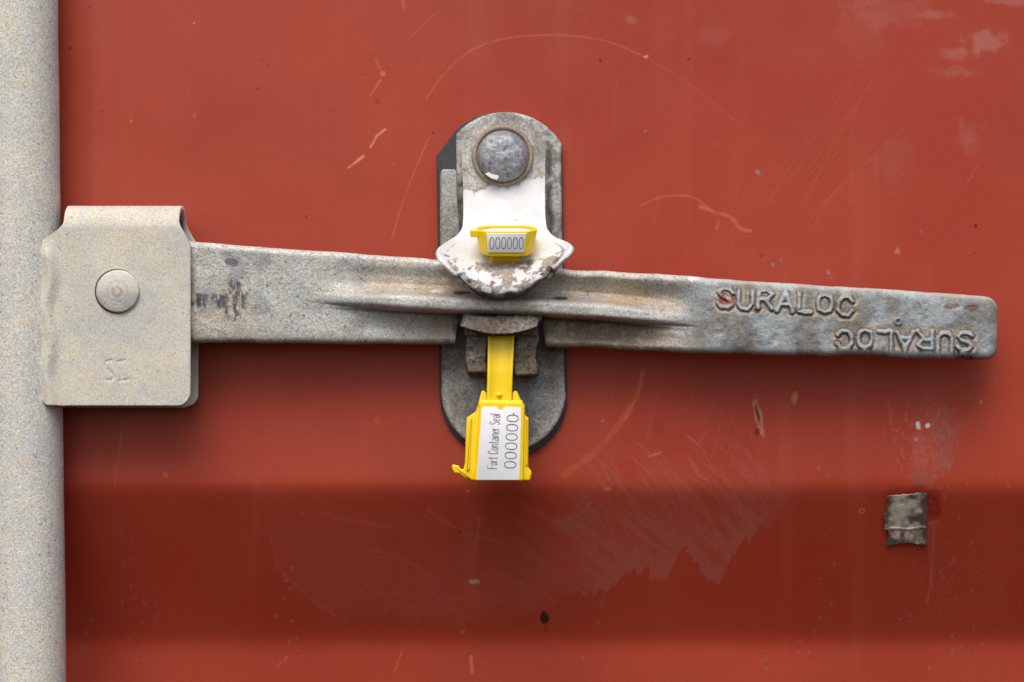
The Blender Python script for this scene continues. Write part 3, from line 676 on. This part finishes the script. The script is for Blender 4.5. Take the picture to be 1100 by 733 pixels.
def hcol(X, Y, L, d):
    T, B = np.interp(X, hx, TP), np.interp(X, hx, bot(hx)); v = (Y-T)/(B-T)
    c = np.broadcast_to(srgb(190, 190, 184), X.shape+(3,)).copy()
    c = blend(c, srgb(190, 178, 154), sm(fbm(X, Y, 70, 6, 4), .44, .62)*.6*(1-sm(X, 300, 480)*.2))
    c = blend(c, srgb(150, 152, 152), sm(fbm(X, Y, 26, 2, 4), .5, .66)*.6)
    # rusty dust in the hollow above the rib
    rust_shine = sm(X, 360, 440)*(1-sm(X, 690, 760))
    c = blend(c, srgb(178, 156, 128), rust_shine*(1-sm(np.abs(Y-ridge_y(X)+16), 4, 20))*(.35+.6*sm(fbm(X, Y, 60, 4, 3), .4, .65)))
    c = blend(c, srgb(112, 92, 70), sm(X, 560, 600)*(1-sm(X, 690, 745))*sm(Y-ridge_y(X), 9, 13)*.9)  # darker brown below the rib, right of the notch
    c = blend(c, srgb(124, 104, 82), sm(X, 400, 490)*(X < 520)*sm(Y-ridge_y(X), 9, 14)*.85)  # darker brown below the rib, left of the notch
    c = blend(c, srgb(200, 200, 196), rust_shine*(1-sm(np.abs(Y-ridge_y(X)+1), 4, 9))*.75*(1-.6*sm(X, 500, 530)*(1-sm(X, 570, 600))))  # bright highlight along the rib, painted into the colour
    c = blend(c, srgb(118, 114, 104), sm(v, .80, 1.0)*.65)  # shade towards the bottom edge, painted into the colour
    rt = sm(X, 705, 770); tex = sm(fbm(X, Y, 24, 9, 4), .38, .64)
    c = blend(c, srgb(124, 126, 122), rt*.92); c = blend(c, srgb(168, 178, 182), rt*tex*.75)
    c = blend(c, srgb(116, 106, 92), rt*sm(fbm(X, Y, 30, 12, 4), .52, .68)*.6)
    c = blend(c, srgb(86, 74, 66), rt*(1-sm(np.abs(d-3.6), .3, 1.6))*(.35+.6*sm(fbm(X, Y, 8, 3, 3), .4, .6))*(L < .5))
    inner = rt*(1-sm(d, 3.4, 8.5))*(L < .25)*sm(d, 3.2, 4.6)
    c = blend(c, srgb(196, 178, 152), inner*.85); c = blend(c, srgb(178, 182, 184), L*.75*rt)  # beige dirt between strokes, then a painted highlight on the raised letters
    c = blend(c, srgb(160, 60, 44), rt*(1-sm(np.hypot((X-781)/13, (Y-321)/9), .5, 1.1))*sm(fbm(X, Y, 4, 3, 3), .50, .60)*.8)
    c = blend(c, srgb(150, 66, 46), (1-sm(np.hypot((X-812)/4, (Y-334)/4), .5, 1.1))*.7)
    for (x_, y_, rx, ry, k, cc) in ((742, 299, 9, 3.2, .95, srgb(226, 226, 224)), (1022, 329, 9, 3.5, .7, srgb(112, 66, 52)), (1044, 331, 9, 4, .7, srgb(120, 76, 60)), (985, 329, 7, 6, .5, srgb(110, 108, 106)), (1038, 384, 9, 4, .8, srgb(60, 40, 34)), (800, 372, 16, 5, .6, srgb(90, 82, 74)), (805, 355, 10, 7, .35, srgb(96, 90, 82)),
            (470, 313, 8, 2, .8, srgb(216, 214, 210)), (438, 280, 6, 3, .6, srgb(206, 190, 160)), (592, 318, 12, 3.4, .8, srgb(186, 186, 184)), (600, 320.5, 9, 2, .9, srgb(60, 54, 50)), (496, 314.5, 12, 2, .9, srgb(66, 60, 54)),
            (248, 282, 8, 5, .75, srgb(78, 80, 90)), (242, 272, 6, 4, .5, srgb(110, 112, 116))):
        c = blend(c, cc, (1-sm(np.hypot((X-x_)/rx, (Y-y_)/ry)+(fbm(X, Y, 5, 3, 3)-.5)*1.1, .75, 1.05))*k)
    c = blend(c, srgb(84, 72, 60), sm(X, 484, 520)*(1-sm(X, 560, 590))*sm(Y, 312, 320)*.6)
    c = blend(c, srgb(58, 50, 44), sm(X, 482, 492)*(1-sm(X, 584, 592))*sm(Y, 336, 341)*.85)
    c = blend(c, srgb(224, 220, 212), (1-sm(v, .02, .06))*.5)  # light catching the top lip, painted in
    # dark blue marker scribble beside the bracket
    scr = sm(fbm(X, Y, 2.4, 4, 3, sy=14), .36, .50)*(1-sm(np.hypot((X-252)/16, (Y-320)/22)+(fbm(X, Y, 8, 3, 2)-.5)*.7, .7, 1.1))
    scr = np.maximum(scr, sm(fbm(X, Y, 2.6, 5, 3, sy=9), .38, .50)*(1-sm(np.abs(Y-323-(X-225)*.05), 5, 10))*(1-sm(X, 240, 254)))
    c = blend(c, srgb(54, 54, 68), scr*.85)
    c = blend(c, srgb(92, 78, 64), (1-sm(X-203, 0, 9))*.5*sm(fbm(X, Y, 14, 2, 3), .35, .6)*(Y > 275))
    return np.concatenate([c, (1-.45*rt)[..., None]*np.ones(X.shape+(1,))], -1)
r = 6.5; nf = 150
V = np.linspace(0, 1, nf)
N = len(hx); cols_y, cols_h = [], []
PXg = np.broadcast_to(hx[:, None], (N, nf)); rc = np.minimum(r+2.0*sm(hx, 735, 765), (BT-TP)*.33)
n1_ = 105
y_a, y_c = TP+rc, BT-rc
y_b = np.clip(ridge_y(hx)+8.6, y_a+1, y_c-.6)
PYf = np.concatenate([y_a[:, None]+(y_b-y_a)[:, None]*np.linspace(0, 1, n1_)[None], y_b[:, None]+(y_c-y_b)[:, None]*np.linspace(0, 1, nf-n1_+1)[None, 1:]], 1)
hf, Lm, dm = hfront(PXg, PYf)
endf = 10*(1-np.sqrt(np.clip(1-(np.clip(hx-(xe-10), 0, 10)/10)**2, 0, 1)))
hf = hf-endf[:, None]
hb = 36.0
aa = np.linspace(0, math.pi/2, 7)[1:]
up_y = np.stack([TP+rc-rc*math.sin(t) for t in aa], 1); up_h = np.stack([hf[:, 0]-rc*(1-math.cos(t)) for t in aa], 1)
dn_y = np.stack([BT-rc+rc*math.sin(t) for t in aa], 1); dn_h = np.stack([hf[:, -1]-rc*(1-math.cos(t)) for t in aa], 1)
bk_y = np.stack([BT, BT-2, (BT+TP)/2, TP+2, TP], 1); bk_h = np.stack([np.full(N, hb+2), np.full(N, hb), np.full(N, hb), np.full(N, hb), np.full(N, hb+2)], 1)
RY = np.concatenate([PYf, dn_y, bk_y, up_y[:, ::-1]], 1); RH = np.concatenate([hf, dn_h, bk_h, up_h[:, ::-1]], 1)
RX = np.broadcast_to(hx[:, None], RY.shape)
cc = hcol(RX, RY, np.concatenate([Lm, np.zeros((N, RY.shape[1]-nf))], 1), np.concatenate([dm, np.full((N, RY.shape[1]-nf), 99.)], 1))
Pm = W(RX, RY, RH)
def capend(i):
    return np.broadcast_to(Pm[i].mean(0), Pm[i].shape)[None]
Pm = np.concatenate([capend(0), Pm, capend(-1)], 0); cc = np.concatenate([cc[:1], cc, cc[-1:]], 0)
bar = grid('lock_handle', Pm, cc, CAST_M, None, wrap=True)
setp(bar, 'long cast steel lever with raised SURALOC lettering lying across the red door', 'door handle')

# ================================================================== 5. the yellow seal
seal = empty('container_seal', wv(538, 430, 70), 'bright yellow plastic security seal with white numbered tags hanging through the catch', 'security seal')
ROT = math.radians(2.0)
def tagtf(x, y, h):    # the hanging tag leans 2 degrees
    return wv(x, y, h)
# strap
ys = np.array([286, 300, 330, 357, 390, 428, 440]); 
sx = lambda y: 539.0-(y-340)*.03
rows = []
for y in np.linspace(277, 434, 60):
    h = np.interp(y, [276, 300, 322, 345, 363, 400, 438], [76, 66, 52, 49, 66, 72, 73.5])
    cxs, hwx = sx(y), 14.2-.6*sm(y, 360, 420)
    prof = [(-hwx, -2.6), (-hwx, 1.6), (-hwx+1, 2.5), (-hwx+3, 2.6), (-hwx+3.6, 1.6), (0, 1.6), (hwx-3.6, 1.6), (hwx-3, 2.6), (hwx-1, 2.5), (hwx, 1.6), (hwx, -2.6), (0, -2.6)]
    rows.append([wv(cxs+a_, y, h+b_) for a_, b_ in prof])
o = grid('strap', np.array([[list(v) for v in r_] for r_ in rows]), None, YEL, seal, wrap=True)
# tag body
def rnd(pts, r_, n_=4):
    out = []; m_ = len(pts)
    for i in range(m_):
        p0, p1, p2 = (np.array(pts[(i+k_) % m_], float) for k_ in (-1, 0, 1))
        a_ = (p0-p1); b_ = (p2-p1); la, lb = np.linalg.norm(a_), np.linalg.norm(b_); rr = min(r_, la*.45, lb*.45)
        A_, B_ = p1+a_/la*rr, p1+b_/lb*rr
        for t in np.linspace(0, 1, n_+1): out.append(tuple((1-t)**2*A_+2*t*(1-t)*p1+t*t*B_))
    return out
body_o = rnd([(514, 432), (518, 430), (559, 431), (564, 435), (564, 446), (568, 449), (567.5, 502), (571.5, 507), (569.5, 516.5), (511, 517), (506, 516), (496.5, 509), (499.5, 497), (501, 449), (511.5, 442)], 2)
tb = plate('tag_body', body_o, 60, 74, 1.8, YEL, seal, tf=tagtf)
fr_o = rnd([(515, 433), (518, 431), (560, 432), (563.5, 436), (562, 516.6), (509, 516.6)], 2.5)
plate('tag_rim', fr_o, 70, 79, 1.6, YEL, tb, tf=tagtf)
plate('shoulder', rnd([(513.5, 437), (514.5, 430), (561, 430), (563, 437)], 1.2), 66, 75.8, 1.2, YEL, tb, tf=tagtf)
for pts_ in ([(513.6, 434), (517, 420.5), (520, 419.5), (522.5, 423), (522.5, 434)], [(550.5, 434), (550.8, 423), (552.5, 420), (555.5, 420.5), (561, 434)]):
    plate('shoulder_ear', rnd(pts_, 1.0), 64, 74.9, 1.0, YEL, tb, tf=tagtf)
plate('tear_tab', rnd([(500, 505), (494, 503.5), (493.5, 500.5), (486, 499), (485, 502), (488, 508), (494, 509), (499, 513), (506, 516)], 1.2), 61, 73, 1.2, YEL, tb, tf=tagtf)
plate('side_rib', rnd([(503.5, 450), (507, 449), (504.5, 505), (501, 506)], 1), 70, 76, 1, YEL, tb, tf=tagtf)
plate('side_rib', rnd([(565, 450), (567, 451), (567, 500), (564.8, 500)], .8), 70, 76, .8, YEL, tb, tf=tagtf)
lathe('strap_stud', 536.5, 424.5, [(3.2, 72), (3.2, 76), (2.4, 77.5), (0.01, 78.2)], YEL, tb, 20)
TL = plate('tag_label', rnd([(517.5, 437.5), (533, 437), (536, 440.3), (540, 440.3), (543, 437), (560, 438), (558, 515.6), (512.2, 515.6)], .7), 76, 79.5, .25, WHT, seal, tf=tagtf, seg=2)
TL['label'] = 'larger white label reading Fort Container Seal 000000 sideways'
AN = {'F': (.8, [[(0, 0), (0, 1), (.8, 1)], [(0, .52), (.6, .52)]]),
      'o': (.75, [[(.37, 0), (.08, .12), (0, .33), (.08, .55), (.37, .66), (.66, .55), (.75, .33), (.66, .12), (.37, 0)]]),
      'r': (.5, [[(0, 0), (0, .66)], [(0, .45), (.2, .64), (.5, .64)]]),
      't': (.55, [[(.25, 1), (.25, .1), (.4, 0), (.55, 0)], [(0, .66), (.5, .66)]]),
      ' ': (.5, []),
      'C': (.85, [[(.85, .8), (.65, 1), (.25, 1), (0, .75), (0, .25), (.25, 0), (.65, 0), (.85, .2)]]),
      'n': (.7, [[(0, 0), (0, .66)], [(0, .5), (.2, .66), (.5, .66), (.7, .48), (.7, 0)]]),
      'a': (.7, [[(.05, .58), (.2, .66), (.5, .66), (.66, .52), (.66, 0)], [(.66, .38), (.2, .36), (0, .2), (.12, 0), (.45, 0), (.66, .15)]]),
      'i': (.15, [[(.07, 0), (.07, .66)], [(.07, .84), (.07, .94)]]),
      'e': (.72, [[(0, .34), (.72, .34), (.66, .56), (.37, .66), (.08, .55), (0, .33), (.08, .12), (.37, 0), (.66, .1)]]),
      'S': (.8, [[(.78, .82), (.6, 1), (.2, 1), (.02, .78), (.2, .56), (.6, .46), (.8, .24), (.6, 0), (.2, 0), (0, .18)]]),
      'l': (.15, [[(.07, 0), (.07, 1)]])}
txt = 'Fort Container Seal'; tot = sum(AN[ch][0]+.34 for ch in txt)-.34; x_, polys = 0, []
# text runs up the tag: along from (525,504)..; local u -> upwards, local v -> leftwards
ux, uy = (3.2, -58.5); sc_ = math.hypot(ux, uy)/tot; ex_, ey_ = ux/math.hypot(ux, uy), uy/math.hypot(ux, uy)
def T(u, v): return (537.0-3 + ex_*u*sc_ + ey_*v*10.5, 503.5 + ey_*u*sc_ - ex_*v*10.5)
for ch in txt:
    wd, sts = AN[ch]
    for s_ in sts: polys.append(([T(x_+px_, py_) for px_, py_ in s_], False))
    x_ += wd+.34
ttf = lambda x, y, h: wv(x, y, 79.5+h)
strokes('printed_words', polys, .5, ttf, INK, TL)
def zero(cx_, cy_, a_, b_, rot, sq=2.6):
    pts = []
    for i in range(28):
        t = 2*math.pi*i/28; c_, s_ = math.cos(t), math.sin(t)
        u, v = a_*math.copysign(abs(c_)**(2/sq), c_), b_*math.copysign(abs(s_)**(2/sq), s_)
        pts.append((cx_+u*math.cos(rot)-v*math.sin(rot), cy_+u*math.sin(rot)+v*math.cos(rot)))
    return pts
Z = [(zero(548+ (5-i)*.55, 449.5+9.95*i, 6.0, 3.5, math.radians(2), 2.4), True) for i in range(6)]
strokes('printed_number', Z, .72, ttf, INK, TL)
strokes('printed_dot', [([(551.0, 444.2), (552.2, 444.8)], False)], 1.6, ttf, INK, TL)

# end cap resting on the hasp
capc = (544, 261.5, 90)
tl = math.radians(10)
def captf(x, y, z):     # local: x right, y down the picture, z towards the viewer; tipped so that the top shows
    yy = y*math.cos(tl) + (-z)*math.sin(tl)*-1*1.0
    hh = z*math.cos(tl) + y*math.sin(tl)*1.0
    yy = y*math.cos(tl) + z*math.sin(tl)
    hh = z*math.cos(tl) - y*math.sin(tl)
    return wv(capc[0]+x, capc[1]+yy-2.0, capc[2]+hh-10)
oct_ = rnd([(-23, 19), (23.5, 19), (33, 8), (33, -9), (22, -19), (-21, -19), (-32.5, -9), (-32.5, 8)], 3.0, 5)
O = np.array(oct_)
lv = [(.66, 13.6), (.76, 13.4), (.83, 12.2), (.875, 9.8), (.90, 6), (.95, -3), (1.0, -12.6), (1.0, -13.6), (.985, -14.2), (.93, -14.2), (.905, -13.4), (.895, -11), (.89, -9)]
rows = [[list(captf(x*s_, y, z*(1-(1-s_)*(.35 if y > -13 else 1)))) for x, z in O] for s_, y in lv]
endc = grid('end_cap', np.array(rows), None, YEL, seal, wrap=True, flip=False)
b_ = bmesh.new(); b_.from_mesh(endc.data)
b_.verts.ensure_lookup_table(); m_ = len(O)
b_.faces.new([b_.verts[i] for i in range(m_)])
bmesh.ops.recalc_face_normals(b_, faces=b_.faces); b_.to_mesh(endc.data); b_.free()
# white disc inside the cap, painting in the bright glare there
rows = [[list(captf(x*s_, y, z*s_)) for x, z in O] for s_, y in ((.85, -6), (.85, -11), (.70, -12.0), (.01, -12.0))]
grid('cap_glare', np.array(rows), None, WHT, endc, wrap=True)
def captab(name, pts, y0, y1, mat, parent):
    bm = bmesh.new(); A_ = [bm.verts.new(captf(x, y0, z)) for x, z in pts]; B_ = [bm.verts.new(captf(x, y1, z)) for x, z in pts]
    bm.faces.new(A_); bm.faces.new(B_[::-1])
    for i in range(len(pts)):
        j = (i+1) % len(pts); bm.faces.new((A_[i], B_[i], B_[j], A_[j]))
    bmesh.ops.recalc_face_normals(bm, faces=bm.faces)
    me = bpy.data.meshes.new(name); bm.to_mesh(me); bm.free(); o = link(name, me, mat, parent, smooth=False)
    md = o.modifiers.new('b', 'BEVEL'); md.width = .7*S; md.segments = 2; bake(o)
    return o
captab('cap_tab', [(-30, 11), (-38.5, 12), (-39, 4), (-30, 3)], -13.8, -6.5, YEL, endc)
captab('cap_stem', [(-16, 2), (13.5, 2), (13.5, -10), (-16, -10)], 12.8, 21, YEL, endc)
# small label on the cap's front wall: the wall leans, so the label is laid on it
def walltf(x, y, h):
    t = (y+14)/(28); s_ = 1.0-.0018*max(0, y+12.6)
    return captf(x, y, 19*s_+.7+h)
Lq = plate('cap_label', rnd([(-21.5, -12.2), (21.2, -12.2), (18.6, 8.6), (-19.6, 8.6)], .6, 2), -1.2, .55, .2, WHT, seal, seg=2, tf=walltf)
Lq['label'] = 'smaller white label reading 000000 upright'
Z = [(zero(-15.6+6.3*i, -1.6, 2.2, 6.2, math.radians(1.5), 2.4), True) for i in range(6)]
strokes('printed_number', Z, .62, lambda x, y, h: walltf(x, y, .56+h), INK, Lq)

# ================================================================== 6. dirty scrap of tape on the door
tx_ = np.linspace(0, 1, 90); tyv = np.linspace(0, 1, 110); TU, TV = np.meshgrid(tx_, tyv)
PX = 952.5+42*TU + (fbm(TV*60, TV*0, 9, 3, 3)-.5)*4*(TU-.5)*2; PY = 533.5+53*TV - 3.5*TU*(1-TV) + 3*np.sin(TU*3)*(TV > .5)*(TV-.5)*2*-1 + (fbm(TU*60, TU*0, 8, 5, 3)-.5)*4*(TV-.5)*2
PX = PX + .8 - 4.0*sm(TV, .33, .38)*(1-sm(TV, .66, .70))*(1-sm(TU, 0, .15))
Hh = hp(PY) + 3.2 + (fbm(PX, PY, 16, 4, 3)-.5)*2.2 + 1.0*(1-sm(np.abs(TV-.68+.02*np.sin(TU*9)), .01, .04))
c = np.broadcast_to(srgb(176, 164, 148), PX.shape+(3,)).copy()
edg = np.minimum(np.minimum(TU, 1-TU), np.minimum(TV, 1-TV))
g1 = fbm(PX, PY, 9, 3, 5)+.30*sm(np.abs(TU-.42), .1, .5)+.10*sm(edg, .15, 0)-.04
c = blend(c, srgb(112, 102, 88), sm(g1, .46, .58)*.7); c = blend(c, srgb(66, 60, 50), sm(g1, .60, .74)*.85)
c = blend(c, srgb(198, 192, 184), (1-sm(np.hypot((TU-.40)/.22, (TV-.34)/.36), .3, 1.1))*.55*sm(fbm(PX, PY, 4, 6, 3), .3, .6))
c = blend(c, srgb(58, 52, 44), (1-sm(np.abs(TV-.86+.35*np.abs(TU-.5)+.06*np.sin(TU*23)), .008, .03))*.7*(TV > .6)*sm(fbm(PX, PY, 5, 3, 2), .35, .5))
m = NT('grimy_tape'); a_, b_ = m.attr(); f = m.noise(2.4, 3, .6); m.bump(f, .5, .6); TAPE = m.set(base=a_, rough=.8)
tape = grid('tape_scrap', W(PX, PY, Hh), np.concatenate([c, np.ones(PX.shape+(1,))], -1), TAPE, None, flip=True)
solidify(tape, 1.2, offset=-1)
setp(tape, 'small grimy beige square of old tape stuck to the red door at lower right', 'tape scrap')
